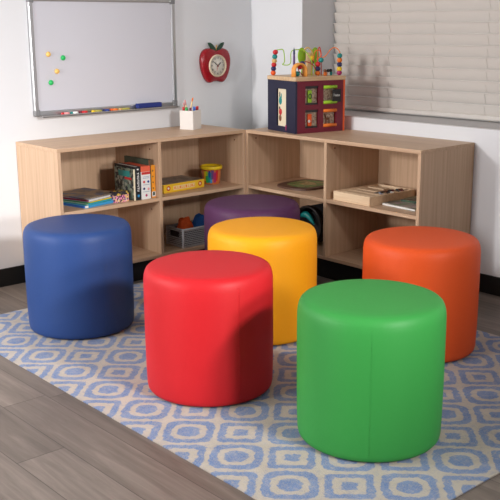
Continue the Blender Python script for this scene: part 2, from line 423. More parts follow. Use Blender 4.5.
# ------------------------------------------------------------------ poufs
PR, PH = 0.2320, 0.466
def pouf(colour, rgb, x, y, seam_deg, label, rough=0.5):
    z0 = 0.0056
    dv = Vector((CAM.x - x, CAM.y - y)).normalized() * 0.022; x += dv.x; y += dv.y
    u = thing('round_stool', label, 'stool', (x, y, z0), 0, 'round vinyl stools')
    mat = vinyl(colour + '_vinyl', rgb, rough)
    h = PH - z0
    side = [(PR - .02, 0.003), (PR - .012, .005), (PR - .006, .012), (PR - .003, .026), (PR - .001, .09), (PR, .2), (PR, h - .10), (PR - .0005, h - .05), (PR - .0022, h - .034), (PR - .0036, h - .0285)]
    top = [(PR - .0036, h - .0285), (PR - .0055, h - .022), (PR - .010, h - .0125), (PR - .017, h - .006), (PR - .028, h - .002), (PR - .05, h - .0003), (PR - .1, h + .0005), (0, h + .002)]
    MB().lathe([(PR - .03, .004)] + side, mat, 96).build('side_cover', u)
    MB().lathe(top, mat, 96).build('top_cover', u)
    MB().lathe([(0, 0), (PR - .028, 0), (PR - .024, .005), (0, .005)], M['black_base'], 64).build('base', u)
    az = math.atan2(CAM.y - y, CAM.x - x) + math.radians(seam_deg)
    for da in ((-0.0085, 0.0085) if colour == 'red' else (0.0,)):
        pts = [((r + .0001) * math.cos(az + da), (r + .0001) * math.sin(az + da), zz) for r, zz in side[3:9]]
        MB().tube(pts, 0.0007 if colour == 'red' else 0.0004, mat, 6).build('vertical_seam', u)
    # stitched ridge round the top edge
    pts = [((PR - .0046) * math.cos(2 * PI * k / 96), (PR - .0046) * math.sin(2 * PI * k / 96), h - .0285) for k in range(96)]
    MB().tube(pts, 0.0011, mat, 6, closed=True).build('top_seam', u)
    return u
pouf('blue', (40, 66, 119), 1.725, 0.80, 25, 'navy blue round vinyl stool on the rug corner by the left shelf')
pouf('red', (190, 30, 36), 1.740, 1.729, 26, 'bright red round vinyl stool at front left of the yellow one')
pouf('green', (52, 138, 62), 1.616, 2.395, 1, 'green round vinyl stool nearest the viewer')
pouf('yellow', (236, 160, 22), 1.182, 1.401, 52, 'yellow round vinyl stool in the middle between red and purple ones')
pouf('orange', (214, 80, 32), 0.847, 1.986, -20, 'orange round vinyl stool in front of the right shelf end')
pouf('purple', (78, 42, 76), 0.847, 0.955, 32, 'purple round vinyl stool farthest back against the shelf corner')

# ------------------------------------------------------------------ whiteboard
X0w, X1w, Z0w, Z1w = 0.580, 1.478, 0.849, 1.440
wb = thing('whiteboard', 'wall mounted magnetic whiteboard with aluminium frame and pen tray', 'whiteboard', ((X0w + X1w) / 2, 0, Z0w))
hw, hh = (X1w - X0w) / 2, Z1w - Z0w
part('board_surface', wb, (-hw + .015, 0.003, .015), (hw - .015, .012, hh - .015), M['whiteboard'])
fr = MB()
for lo, hi in (((-hw, 0.001, .02), (-hw + .026, .020, hh - .02)), ((hw - .026, 0.001, .02), (hw, .020, hh - .02)), ((-hw + .02, 0.001, 0), (hw - .02, .020, .026)), ((-hw + .02, 0.001, hh - .026), (hw - .02, .020, hh))):
    fr.box(lo, hi, M['alu'], .006, seg=3)
fr.build('frame', wb)
for sx in (-1, 1):
    for zz in (0, hh - .034):
        a, b_ = sorted((sx * (hw + .001), sx * (hw - .033)))
        part('frame_corner', wb, (a, 0.0, zz - .001), (b_, .0215, zz + .035), M['greyplastic'], .007, 'grey plastic corner cap')
tray = MB(); tray.box((-hw + .02, .018, -.004), (hw - .02, .066, 0.000), M['alu'], .001); tray.box((-hw + .02, .063, -.004), (hw - .02, .066, .006), M['alu'], .001)
tray.build('pen_tray', wb, 'aluminium ledge for pens')

def magnet(col, x, z, label):
    o = MB().lathe([(0, 0), (.0125, 0), (.0135, .003), (.0115, .009), (.006, .0115), (0, .012)], M[col], 24, mtx=wallA(x, .0122, z)).build('round_magnet')
    tag(o, label, 'magnet', 'whiteboard magnets')
M['magyel'] = plain('pale_orange_magnet', (244, 196, 110), .35); M['maggrn'] = plain('bright_green_magnet', (30, 190, 96), .35)
magnet('magyel', 1.380, 1.156, 'yellow round magnet at top left of the four on the whiteboard')
magnet('maggrn', 1.297, 1.136, 'green round magnet farthest right of the four on the whiteboard')
magnet('magyel', 1.336, 1.070, 'yellow round magnet between the two green ones on the whiteboard')
magnet('maggrn', 1.374, 1.015, 'green round magnet lowest on the whiteboard')

# tray things: pens lying end to end, then the blue eraser
ZT = Z0w + .0003
def pen(px0, px1, body, cap, label, y=.048):
    u = thing('whiteboard_pen', label, 'pen', ((px0 + px1) / 2, y, ZT), 0, 'pens in the whiteboard tray')
    L = abs(px1 - px0) / 2 - .002; r = .0075
    mt = Matrix.Translation((0, 0, r)) @ Matrix.Rotation(PI / 2, 4, 'Y')
    MB().lathe([(0, -L), (r * .9, -L), (r, -L + .002), (r, L * .45), (0, L * .45)], M[body], 16, mtx=mt).build('barrel', u)
    MB().lathe([(0, L * .45), (r * 1.04, L * .45), (r * 1.04, L - .004), (r * .6, L), (0, L)], M[cap], 16, mtx=mt).build('cap', u)
def trx(px): return 1.345 - (px - 59) * 0.00608
pen(trx(59), trx(67), 'pink', 'red', 'pinkish pen at the left end of the whiteboard tray')
pen(trx(67.6), trx(75.4), 'white', 'teal', 'white pen with teal cap in the whiteboard tray')
pen(trx(76), trx(84.5), 'red', 'maroon', 'dark red pen in the whiteboard tray')
pen(trx(88.5), trx(99), 'olive', 'yellow', 'olive pen with yellow cap in the tray left of the blue pen')
pen(trx(99.6), trx(106.6), 'bluemid', 'navy', 'short blue pen in the whiteboard tray')
pen(trx(107.2), trx(115.5), 'orange', 'brightorange', 'orange pen in the whiteboard tray')
pen(trx(116), trx(128), 'olive', 'tan', 'olive pen with tan cap lying next to the blue eraser')
er = thing('whiteboard_eraser', 'dark blue rectangular eraser standing in the whiteboard tray', 'eraser', (0.795, .043, ZT))
part('body', er, (-.079, -.015, .006), (.079, .013, .031), plain('eraser_blue', (22, 42, 120), .6), .003)
part('felt_pad', er, (-.078, -.014, 0), (.078, .012, .006), M['charcoal'])

# ------------------------------------------------------------------ apple clock
ck = thing('wall_clock', 'red apple shaped clock with two green leaves on the left wall', 'clock', (0.296, 0.0, 0.966))
def smooth_poly(pts, n=8):
    out = []; m = len(pts)
    for i in range(m):
        p0, p1, p2, p3 = (Vector(pts[(i + d) % m]) for d in (-1, 0, 1, 2))
        for k in range(n):
            t = k / n
            q = 0.5 * ((2 * p1) + (p2 - p0) * t + (2 * p0 - 5 * p1 + 4 * p2 - p3) * t * t + (3 * p1 - p0 - 3 * p2 + p3) * t ** 3)
            out.append((q.x, q.y))
    return out
app = smooth_poly([(0, .184), (.022, .194), (.055, .197), (.088, .184), (.106, .152), (.108, .11), (.098, .065), (.08, .028), (.058, .005), (.04, .002), (.018, .008), (0, .009), (-.018, .008), (-.04, .002), (-.058, .005), (-.08, .028), (-.098, .065), (-.108, .11), (-.106, .152), (-.088, .184), (-.055, .197), (-.022, .194)], 5)
LC = Matrix(((-1, 0, 0, 0), (0, 0, 1, 0), (0, 1, 0, 0), (0, 0, 0, 1)))
def ins(poly, k): return [(x * k, (y - .1) * k + .1) for x, y in poly]
b2 = bmesh.new(); lay = [(1.0, .002), (1.0, .016), (.975, .024), (.93, .030), (.86, .033), (.5, .034)]
rings = [[b2.verts.new((x, y, zz)) for x, y in ins(app, kk)] for kk, zz in lay]
for a, b_ in zip(rings, rings[1:]):
    for i in range(len(a)): b2.faces.new((a[i], a[(i + 1) % len(a)], b_[(i + 1) % len(a)], b_[i]))
b2.faces.new(rings[-1]); b2.faces.new(rings[0][::-1]); bmesh.ops.recalc_face_normals(b2, faces=list(b2.faces))
mb = MB(); mb.add(b2, plain('glossy_apple_red', (152, 12, 28), .25, var=.03), True, LC); mb.build('apple_body', ck)
FC = (0.0, 0.098)
MB().lathe([(.056, .034), (.056, .040), (.059, .0435), (.063, .041), (.0645, .034)], plain('cream_gold_rim', (222, 204, 176), .35), 48, mtx=LC @ Matrix.Translation((FC[0], FC[1], 0))).build('rim', ck)
MB().lathe([(0, .0345), (.0565, .0345), (.0565, .0365), (0, .0365)], plain('clock_face_ivory', (226, 220, 208), .5, var=.02), 48, mtx=LC @ Matrix.Translation((FC[0], FC[1], 0))).build('clock_face', ck)
num = MB()
for hnum in range(1, 13):
    a = PI / 2 - hnum * PI / 6
    text_bm(num, str(hnum), .017, M['dark'], LC @ Matrix.Translation((FC[0] + .044 * math.cos(a), FC[1] + .044 * math.sin(a), .0368)))
num.build('numerals', ck)
def hand(name, deg, L, wd, mat, zz):
    a = math.radians(deg); mt = LC @ Matrix.Translation((FC[0], FC[1], zz)) @ Matrix.Rotation(a, 4, 'Z')
    MB().prism([(-.008, -wd), (L * .7, -wd), (L, 0), (L * .7, wd), (-.008, wd)], 0, .0008, mat, mt).build(name, ck)
hand('minute_hand', 141, .043, .0022, M['dark'], .0375)
hand('hour_hand', 38, .034, .0026, M['dark'], .0385)
hand('second_hand', 252, .03, .001, M['red'], .0395)
for sg in (-1, 1):
    lf = smooth_poly([(0, 0), (.02, .016), (.045, .026), (.066, .022), (.05, .006), (.026, -.006)], 4)
    mt = LC @ Matrix.Translation((sg * .004, .186, .02)) @ (Matrix.Rotation(math.radians(20), 4, 'Z') if sg > 0 else Matrix.Scale(-1, 4, (1, 0, 0)) @ Matrix.Rotation(math.radians(20), 4, 'Z'))
    MB().prism(lf, 0, .009, M['darkgreen'], mt, .003).build('leaf', ck)
MB().tube([LC @ Vector((0, .18, .02)), LC @ Vector((.002, .2, .022)), LC @ Vector((.004, .216, .024))], [.004, .0035, .004], M['tan'], 8).build('stem', ck)

# ------------------------------------------------------------------ pencil cup on the left unit
cup = thing('pencil_cup', 'square white pencil cup standing on the left shelf unit', 'cup', (0.603, .165, H + .0002), math.radians(21))
cs, chh = .0435, .104
c_ = MB()
c_.box((-cs, -cs, 0), (cs, cs, .006), M['cupwhite'])
for lo, hi in (((-cs, -cs, .006), (cs, -cs + .006, chh)), ((-cs, cs - .006, .006), (cs, cs, chh)), ((-cs, -cs + .006, .006), (-cs + .006, cs - .006, chh)), ((cs - .006, -cs + .006, .006), (cs, cs - .006, chh))):
    c_.box(lo, hi, M['cupwhite'], .001)
c_.build('body', cup)
cupM = Matrix.Translation((0.603, .165, H + .0002)) @ Matrix.Rotation(math.radians(21), 4, 'Z')
def cup_stick(name, label, cat, b0, t0, r, cols, group='pens in the white cup', tip=None):
    a, b_ = cupM @ Vector(b0), cupM @ Vector(t0)
    u = thing(name, label, cat, tuple(a), 0, group)
    v = b_ - a; L = v.length; mt = v.to_track_quat('Z', 'Y').to_matrix().to_4x4()
    z0 = 0
    for nm, frac, mat, rr in cols:
        z1 = z0 + frac * L
        MB().lathe([(0, z0), (r * rr, z0), (r * rr, z1 - .002), (r * rr * .8, z1), (0, z1)], M[mat], 12, mtx=mt).build(nm, u)
        z0 = z1
MK = lambda c: [('barrel', .8, 'white', 1), ('cap', .2, c, 1.12)]
cup_stick('felt_pen', 'white felt pen with red cap at left of the white cup', 'pen', (.02, -.024, .0075), (.026, -.028, .122), .0065, MK('red'))
cup_stick('felt_pen', 'felt pen with green cap in the white cup', 'pen', (.024, -.004, .0075), (.03, -.006, .121), .0065, MK('green'))
cup_stick('felt_pen', 'felt pen with dark cap beside the green capped one', 'pen', (.012, .010, .0075), (.018, .012, .118), .006, MK('maroon'))
cup_stick('felt_pen', 'felt pen with blue cap in the white cup', 'pen', (.0, .022, .0075), (.004, .029, .124), .0068, MK('blue'))
cup_stick('felt_pen', 'felt pen with red cap at right of the white cup', 'pen', (-.022, .024, .0075), (-.026, .030, .124), .0068, MK('red'))
cup_stick('wooden_pencil', 'long tan pencil leaning right out of the white cup', 'pencil', (.012, -.018, .0075), (-.02, .006, .170), .0042, [('shaft', .88, 'sand', 1), ('eraser', .12, 'orange', 1)])
cup_stick('wooden_pencil', 'pink topped pencil leaning left in the white cup', 'pencil', (-.015, -.012, .0075), (.0, -.034, .158), .0042, [('shaft', .82, 'sand', 1), ('eraser', .18, 'pink', 1)])
cup_stick('wooden_pencil', 'short pencil at the back left of the white cup', 'pencil', (-.024, -.026, .0075), (-.012, -.05, .142), .004, [('shaft', .84, 'sand', 1), ('eraser', .16, 'pink', 1)])

# ------------------------------------------------------------------ activity cube
CR = math.radians(168.1); DX, DY, CH = .157, .142, .272
cube = thing('activity_cube', 'wooden activity cube toy with navy and maroon sides and bead maze', 'toy', (0.1875, 0.656, H + .0002), CR)
def P2(name, par, lo, hi, mat, bev=0.0, label=None): return part(name, par, lo, hi, M[mat] if isinstance(mat, str) else mat, bev, label)
# walls as frames round their openings
navy = MB()
for y0, y1, z0, z1 in ((-DY, -.048, 0, CH), (.048, DY, 0, CH), (-.048, .048, 0, .03), (-.048, .048, .228, CH)):
    navy.box((-DX, y0, z0), (-DX + .012, y1, z1), M['navyface'])
navy.box((-DX - .0008, -.052, .012), (-DX, -.044, .032), M['magenta'])
navy.sphere((-DX - .0004, -.048, .034), .006, M['magenta'], (.1, 1, 1))
navy.build('navy_side', cube, 'navy blue panel with a tall slot')
mar = MB()
xs = [-DX + .012, -.096, -.012, .018, .100, DX - .012]; zs_ = [0, .026, .122, .148, .246, CH]
for i in range(5):
    for j in range(5):
        if i in (1, 3) and j in (1, 3): continue
        mar.box((xs[i], -DY, zs_[j]), (xs[i + 1], -DY + .012, zs_[j + 1]), M['maroon'])
mar.build('maroon_side', cube, 'maroon panel with four square windows')
P2('back_side', cube, (-DX + .012, DY - .012, 0), (DX - .012, DY, CH), 'teal')
P2('right_side', cube, (DX - .012, -DY, 0), (DX, DY, CH), 'brightorange', .001)
P2('base_board', cube, (-DX + .012, -DY + .012, 0), (DX - .012, DY - .012, .012), 'ply')
for zz in (.062, .185):
    MB().sphere((DX + .003, -DY + .012, zz), .006, M['white']).build('door_knob', cube)
TP = CH + .021
P2('top_board', cube, (-DX - .003, -DY - .003, CH), (DX + .003, DY + .003, TP), 'ply', .003)
# slot on the navy side
sl = P2('slot_panel', cube, (-DX + .006, -.048, .03), (-DX + .0055, .040, .228), 'cream')
MB().sphere((-DX + .0055, .018, .165), .02, M['teal'], (.15, .8, 1.1)).sphere((-DX + .0055, .024, .196), .009, M['dark'], (.2, .6, 1.8)).sphere((-DX + .0055, .008, .19), .008, M['teal'], (.2, .6, 1.8)).build('teal_figure', sl)
MB().sphere((-DX + .0055, .018, .105), .018, M['red'], (.15, .9, 1.0)).sphere((-DX + .0055, .02, .072), .015, M['brown'], (.15, .9, 1.2)).sphere((-DX + .0055, .026, .125), .008, M['dark'], (.2, .8, 1)).build('red_figure', sl)
# four windows of the maroon side
dots = blotch('speckled_print', [(196, 174, 150), (182, 156, 134), (206, 186, 164), (150, 120, 104)], 150)
def aw(x0, x1, z0, z1, kind, col):
    w_ = MB().box((x0, -DY + .02, z0), (x1, -DY + .022, z1), dots).build('activity_window', cube)
    y = -DY
    if kind == 'roll':
        for zz in (z0 + .009, z1 - .009):
            MB().tube([(x0 + .002, y + .004, zz), (x1 + .004, y + .004, zz)], .009, M[col], 12).build('roller', w_)
        if col == 'orange':
            mb = MB(); cx = (x0 + x1) / 2; zc = z0 + .035
            mb.box((cx - .014, y + .016, zc), (cx + .012, y + .019, zc + .014), M['brown'], .002)
            mb.tube([(cx - .012, y + .017, zc + .01), (cx - .02, y + .017, zc + .034)], .004, M['brown'], 6)
            for q in (-.011, .009): mb.box((cx + q - .003, y + .016, zc - .018), (cx + q + .003, y + .019, zc), M['brown'])
            mb.build('deer_figure', w_)
    else:
        P2('dark_edge', w_, (x0, y + .008, z1 - .014), (x1, y + .019, z1), 'charcoal')
        P2('dark_edge', w_, (x0, y + .008, z0), (x1, y + .019, z0 + .008), 'charcoal')
        cx = x0 + (x1 - x0) * .38
        mb = MB().box((cx - .012, y + .006, z0 + .010), (cx + .014, y + .013, z1 - .022), M[col], .005)
        mb.build('sliding_figure', w_)
        if kind == 'orange': MB().sphere((cx - .004, y + .005, z0 + .036), .008, M['white'], (1, .5, 1)).build('figure_face', w_)
        else: MB().tube([(cx + .001 + .009 * math.cos(t * PI / 6), y + .0045, z0 + .045 + .012 * math.sin(t * PI / 6)) for t in range(12)], .0026, M['darkgreen'], 6, closed=True).build('figure_face', w_)
aw(-.096, -.012, .148, .246, 'green', 'lime'); aw(.018, .100, .148, .246, 'roll', 'lime')
aw(-.096, -.012, .026, .122, 'orange', 'brightorange'); aw(.018, .100, .026, .122, 'roll', 'orange')
tg = P2('fabric_tag', cube, (.074, -DY - .004, .156), (.128, -DY - .001, .224), 'dark', .001, 'black tag with small white lettering')
mk = MB()
for i, hgt in enumerate((.014, .009, .009, .008)):
    x = .083 + i * .010
    mk.tube([(x, -DY - .0046, .187), (x, -DY - .0046, .187 + hgt)], .0012, M['white'], 5)
    if i: mk.tube([(x + .003 + .003 * math.cos(t * PI / 4), -DY - .0046, .191 + .004 * math.sin(t * PI / 4)) for t in range(8)], .0011, M['white'], 5, closed=True)
mk.build('lettering', tg)
# bead maze
def bez(pts, n=7):
    out = []; P = [Vector(p) for p in pts]; P = [P[0]] + P + [P[-1]]
    for i in range(1, len(P) - 2):
        p0, p1, p2, p3 = P[i - 1:i + 3]
        for k in range(n):
            t = k / n
            out.append(0.5 * ((2 * p1) + (p2 - p0) * t + (2 * p0 - 5 * p1 + 4 * p2 - p3) * t * t + (3 * p1 - p0 - 3 * p2 + p3) * t ** 3))
    out.append(P[-2]); return out
def maze(col, pts, beads, rw=.0026, rb_=.0145):
    w_ = MB().tube(bez([(x * 1.08, y * 1.1, TP + z) for x, y, z in pts]), rw, M[col], 8).build('bead_wire', cube)
    for c, (x, y, z) in beads:
        x *= 1.08; y *= 1.1
        MB().sphere((x, y, TP + z), rb_, M[c], (1, 1, .95), 16).build('bead', w_)
maze('lime', [(-.127, .106, 0), (-.124, .104, .06), (-.118, .102, .125), (-.10, .09, .136), (-.085, .078, .132), (-.08, .075, .075), (-.088, .08, .058), (-.066, .065, .055), (-.056, .056, .07), (-.056, .05, .125), (-.03, .03, .136), (.0, .01, .128), (.02, -.02, .07), (.02, -.02, 0)],
     [('brightorange', (-.127, .106, .0135)), ('navy', (-.126, .105, .036)), ('red', (-.124, .104, .0565)), ('tan', (-.122, .1035, .0765)), ('teal', (-.120, .103, .099)), ('red', (-.117, .1015, .123))])
maze('red', [(-.045, -.045, 0), (-.085, -.06, .036), (-.06, -.06, .066), (-.035, -.05, .075), (.0, -.055, .06), (.028, -.06, .02), (.028, -.06, .06), (.028, -.06, .12), (.037, -.06, .15), (.047, -.06, .12), (.048, -.06, .09), (.056, -.05, .0)],
     [('orange', (.028, -.06, .014)), ('navy', (.028, -.06, .037)), ('red', (.028, -.06, .0605)), ('teal', (.0475, -.06, .082)), ('navy', (-.062, -.06, .066)), ('red', (-.08, -.065, .05)), ('teal', (-.09, -.058, .014))])
maze('orange', [(.05, .03, 0), (.055, .02, .08), (.06, .01, .125), (.08, .0, .13), (.085, .0, .10), (.07, .01, .085), (.075, .0, .085), (.1, -.02, .10), (.11, -.05, .135), (.125, -.07, .145), (.138, -.09, .12), (.136, -.092, .06), (.134, -.094, 0)],
     [('magenta', (.134, -.094, .014)), ('yellow', (.1345, -.0935, .034)), ('navy', (.1352, -.093, .057)), ('orange', (.1358, -.0925, .080)), ('teal', (.1365, -.0915, .103))])
maze('tan', [(.015, .06, 0), (.01, .055, .1), (.03, .04, .145), (.055, .03, .12), (.05, .03, .06), (.055, .03, 0)], [('brown', (.0505, .03, .068)), ('yellow', (.052, .03, .09))], rw=.004)
ar = MB()
pts = [(-.135 + .038 - .036 * math.cos(PI * k / 12), -.085, TP + .03 + .036 * math.sin(PI * k / 12)) for k in range(13)]
pts = [(pts[0][0], -.085, TP)] + pts + [(pts[-1][0], -.085, TP)]
for dy in (-.012, -.004, .004, .012): ar.tube([(x, y + dy, z) for x, y, z in pts], .0062, M['archorange'], 8)
ar.build('arch_tunnel', cube, 'orange arch')
MB().lathe([(.006, 0), (.006, .10), (.005, .115)], M['purple'], 12, c=(-.06, .028, TP)).lathe([(.006, .112), (.005, .13), (.0, .15)], M['navy'], 12, c=(-.06, .028, TP)).build('peg', cube)
for lx in (.006, .092):
    MB().sphere((lx, .055, TP + .102), .022, M['lime'], (1.2, .25, 2.0), 18).tube([(lx, .055, TP), (lx, .055, TP + .07)], .003, M['lime'], 6).build('leaf_paddle', cube)
MB().box((.020, .028, TP), (.054, .04, TP + .12), M['sand'], .006).build('tree_trunk', cube)
for fx, fy, c1, c2 in ((.062, -.09, 'brown', 'orange'), (.085, -.085, 'dark', 'white'), (.108, -.075, 'dark', 'teal')):
    MB().box((fx - .009, fy - .005, TP), (fx + .009, fy + .005, TP + .02), M[c2], .003).sphere((fx, fy, TP + .026), .009, M[c1]).build('animal_peg', cube)

# ------------------------------------------------------------------ books, left unit top left
def spun(cx, cy, rot): return Matrix.Translation((cx, cy, 0)) @ Matrix.Rotation(rot, 4, 'Z')
def book(label, size, loc, rotz, cover, spine=None, group=None, lying=True, name='book', spine_side='x'):
    """lying: size (w,d,h) centred on xy, bottom at 0; spine on +x or +y side"""
    w_, d_, h_ = size
    u = thing(name, label, 'book', loc, rotz, group)
    cv = M[cover] if isinstance(cover, str) else cover
    sp_ = M[spine] if isinstance(spine, str) else (spine or cv)
    t = .0022
    c = MB()
    if lying:
        c.box((-w_ / 2, -d_ / 2, 0), (w_ / 2, d_ / 2, t), cv); c.box((-w_ / 2, -d_ / 2, h_ - t), (w_ / 2, d_ / 2, h_), cv)
        c.build('cover', u)
        if spine_side == 'x':
            part('spine', u, (w_ / 2 - t, -d_ / 2, t), (w_ / 2, d_ / 2, h_ - t), sp_)
            part('pages', u, (-w_ / 2 + .003, -d_ / 2 + .003, t), (w_ / 2 - t, d_ / 2 - .003, h_ - t), M['paper'])
        else:
            part('spine', u, (-w_ / 2, d_ / 2 - t, t), (w_ / 2, d_ / 2, h_ - t), sp_)
            part('pages', u, (-w_ / 2 + .003, -d_ / 2 + .003, t), (w_ / 2 - .003, d_ / 2 - t, h_ - t), M['paper'])
    else:  # standing: thickness along x, depth along y, spine at +y
        c.box((-w_ / 2, -d_ / 2, 0), (-w_ / 2 + t, d_ / 2, h_), cv); c.box((w_ / 2 - t, -d_ / 2, 0), (w_ / 2, d_ / 2, h_), cv)
        c.build('cover', u)
        part('spine', u, (-w_ / 2 + t, d_ / 2 - t, 0), (w_ / 2 - t, d_ / 2, h_), sp_)
        part('pages', u, (-w_ / 2 + t, -d_ / 2 + .004, .003), (w_ / 2 - t, d_ / 2 - t, h_ - .003), M['paper'])
    return u
cov_old = blotch('faded_picture_cover', [(120, 108, 96), (150, 128, 104), (100, 92, 92), (140, 120, 100), (90, 96, 120)], 26)
cov_city = blotch('dark_city_picture', [(56, 60, 54), (120, 132, 112), (46, 50, 56), (166, 166, 150), (76, 70, 62), (92, 112, 106)], 70)
zt = ZS + .0004; gL = 'picture books lying in a flat pile'
ctr = Vector((1.348, .245))
def pile(label, w_, d_, h_, dx, dy, rot, cover, spine, side):
    global zt
    r = math.radians(rot)
    u = book(label, (w_, d_, h_), (ctr.x + dx, ctr.y + dy, zt), r, cover, spine, gL, True, 'book', side)
    zt += h_ + .0003
    return u
b0 = pile('bright blue book with white label, lowest in the flat pile', .225, .24, .0135, 0.004, .012, 11, 'skyblue', 'blue', 'x')
part('spine_label', b0, (.092, .1185, .002), (.113, .1206, .0128), M['white'])
part('edge_band', b0, (-.113, .1186, .003), (.09, .1203, .013), M['skyblue'])
pile('green and yellow book second from bottom of the flat pile', .215, .23, .009, -.004, .008, 15, 'green', 'skyblue', 'y')
pile('yellow thin book in the middle of the flat pile', .20, .22, .0048, -.014, .008, 14, 'yellow', 'lime', 'y')
pile('maroon spined book with white pages second from top of the pile', .215, .235, .013, .0, .002, 17, 'greyblue', 'maroon', 'x')
pile('faded brown picture book on top of the flat pile', .22, .245, .0055, -.002, .0, 12, cov_old, 'navy', 'x')
# small patterned box
sb = thing('card_box', 'small pink patterned card box between book pile and standing books', 'box', (1.212, .352, ZS + .0004), math.radians(4))
pk = blotch('pink_pattern', [(214, 110, 150), (60, 40, 60), (236, 190, 120), (90, 70, 130), (230, 150, 180), (240, 220, 200)], 130)
part('body', sb, (-.043, -.022, 0), (.043, .022, .036), pk, .001)
part('lid', sb, (-.044, -.023, .036), (.044, .023, .054), blotch('dark_yellow_pattern', [(40, 36, 44), (210, 176, 70), (52, 44, 60), (30, 30, 40)], 90), .001)
# standing books, left to right
gS = 'books standing against the shelf divider'
book('dark illustrated book with city picture, leftmost of the standing books', (.014, .17, .160), (1.1415, .302, ZS + .0003), 0, cov_city, 'cream', gS, False)
bb = MB(); bb.box((-.0085, -.05, .12), (-.0072, .06, .145), M['teal']); bb.box((.0071, -.045, .118), (.0082, .055, .148), M['teal']); bb.box((.0071, .01, .105), (.0082, .07, .116), M['red'])
bb.build('cover_print', [o for o in COL.objects if o.get('label', '').startswith('dark illustrated')][0])
bk = book('black spined book with white vertical lettering', (.031, .19, .172), (1.118, .292, ZS + .0003), 0, 'dark', 'dark', gS, False)
lt = MB(); zz = .045
for i, (wd, kind) in enumerate(((.011, 0), (.012, 1), (.012, 2), (.010, 0), (.012, 1), (.012, 0), (.011, 2), (.010, 1))):
    y = .0955
    if kind == 0:
        lt.box((-.006, y, zz), (.006, y + .0006, zz + .003), M['white']); lt.box((-.006, y, zz + .007), (.006, y + .0006, zz + .0095), M['white']); lt.box((.003, y, zz + .002), (.006, y + .0006, zz + .008), M['white'])
    elif kind == 1:
        lt.box((-.006, y, zz + .002), (.006, y + .0006, zz + .0055), M['white']); lt.box((-.006, y, zz), (-.003, y + .0006, zz + .009), M['white'])
    else:
        lt.box((-.006, y, zz), (.006, y + .0006, zz + .003), M['white']); lt.box((-.0015, y, zz), (.0015, y + .0006, zz + .0095), M['white']); lt.box((-.006, y, zz + .007), (-.0015, y + .0006, zz + .0095), M['white'])
    zz += .0125
lt.sphere((0, .0955, .022), .007, M['skyblue'], (1, .1, 1)); lt.sphere((0, .0955, .158), .006, M['white'], (1, .1, .7))
lt.build('lettering', bk)
wx = thing('puzzle_box', 'tall white box with orange red top band and little icons', 'box', (1.073, .297, ZS + .0003), 0)
part('body', wx, (-.0275, -.09, 0), (.0275, .095, .142), M['white'], .001)
part('lid', wx, (-.0278, -.0903, .142), (.0278, .0953, .170), plain('coral_red', (224, 96, 66), .5), .001)
ic = MB()
ic.box((-.0265, .0951, .128), (.0265, .0958, .141), plain('deep_red', (196, 50, 46), .5))
for x, z_, c in ((-.014, .09, 'bluemid'), (.012, .09, 'red'), (-.014, .052, 'pink'), (.013, .055, 'navy'), (0, .02, 'magenta')):
    ic.sphere((x, .0952, z_), .0068, M[c], (1, .1, 1), 10)
for z_ in (.115, .108, .074, .038): ic.box((-.02, .0951, z_), (.02, .0956, z_ + .0025), M['greyblue'])
ic.build('icons', wx)
book('tall dark green book standing behind the white box', (.012, .22, .198), (1.0375, .265, ZS + .0003), 0, plain('dusty_green_cover', (66, 84, 70), .5, var=.3, scale=40), 'brown', gS, False)
ob = book('orange yellow book against the divider, dotted spine', (.024, .18, .168), (1.0185, .29, ZS + .0003), 0, plain('amber_cover', (242, 158, 40), .5), plain('amber_spine', (240, 156, 40), .5), gS, False)
for z_ in (.05, .08, .11, .14):
    MB().sphere((.003, .0903, z_), .004, M['charcoal'], (1, .12, 1), 10).build('spine_dot', ob)
MB().box((-.0108, .0901, .006), (.0108, .0908, .032), M['white']).box((-.006, .0905, .012), (.006, .0912, .03), M['darkgreen']).build('spine_sticker', ob)

# ------------------------------------------------------------------ left unit, top right
gb = thing('game_box', 'flat yellow game box lying on the left shelf', 'box', (.783, .228, ZS + .0003), math.radians(3.5))
part('base_tray', gb, (-.142, -.095, 0), (.142, .095, .02), plain('mustard_card', (214, 164, 30), .5))
part('lid', gb, (-.144, -.097, .004), (.144, .097, .046), plain('yellow_card', (236, 190, 44), .5), .0015)
part('lid_picture', gb, (-.140, -.093, .046), (.140, .093, .0466), blotch('grey_brown_picture', [(128, 116, 106), (150, 134, 118), (112, 104, 100), (136, 120, 104)], 30))
pr = MB()
pr.box((-.075, .097, .012), (.078, .0976, .034), plain('pale_peach_band', (240, 212, 150), .5))
for i in range(11):
    x = .068 - i * .0135
    pr.box((x - .004, .0974, .016), (x + .004, .0981, .019 if i % 3 else .030), M['orange']); pr.box((x - .004, .0974, .019), (x - .0015, .0981, .030), M['orange'])
for sx in (-.112, .112):
    pr.lathe([(.008, 0), (.008, .0009), (.013, .0009), (.013, 0)], M['red'], 24, mtx=Matrix.Translation((sx, .0972, .025)) @ Matrix.Rotation(-PI / 2, 4, 'X'))
    pr.lathe([(0, .0006), (.0055, .0006), (.0055, 0)], M['white'], 20, mtx=Matrix.Translation((sx, .0972, .025)) @ Matrix.Rotation(-PI / 2, 4, 'X'))
pr.build('front_print', gb)
bu = thing('toy_bucket', 'clear orange bucket with yellow rim full of colourful pieces', 'bucket', (.527, .245, ZS + .0003))
MB().lathe([(0, 0), (.046, 0), (.048, .003), (.0565, .092), (.0545, .092), (.046, .005), (0, .005)], plain('orange_tinted_plastic', (214, 122, 64), .25), 48).build('body', bu)
MB().lathe([(.0545, .084), (.062, .084), (.0635, .09), (.0635, .100), (.060, .103), (.053, .103), (.052, .096), (0, .094)], plain('yellow_plastic', (240, 204, 30), .35), 48).build('lid', bu)
lab = MB()
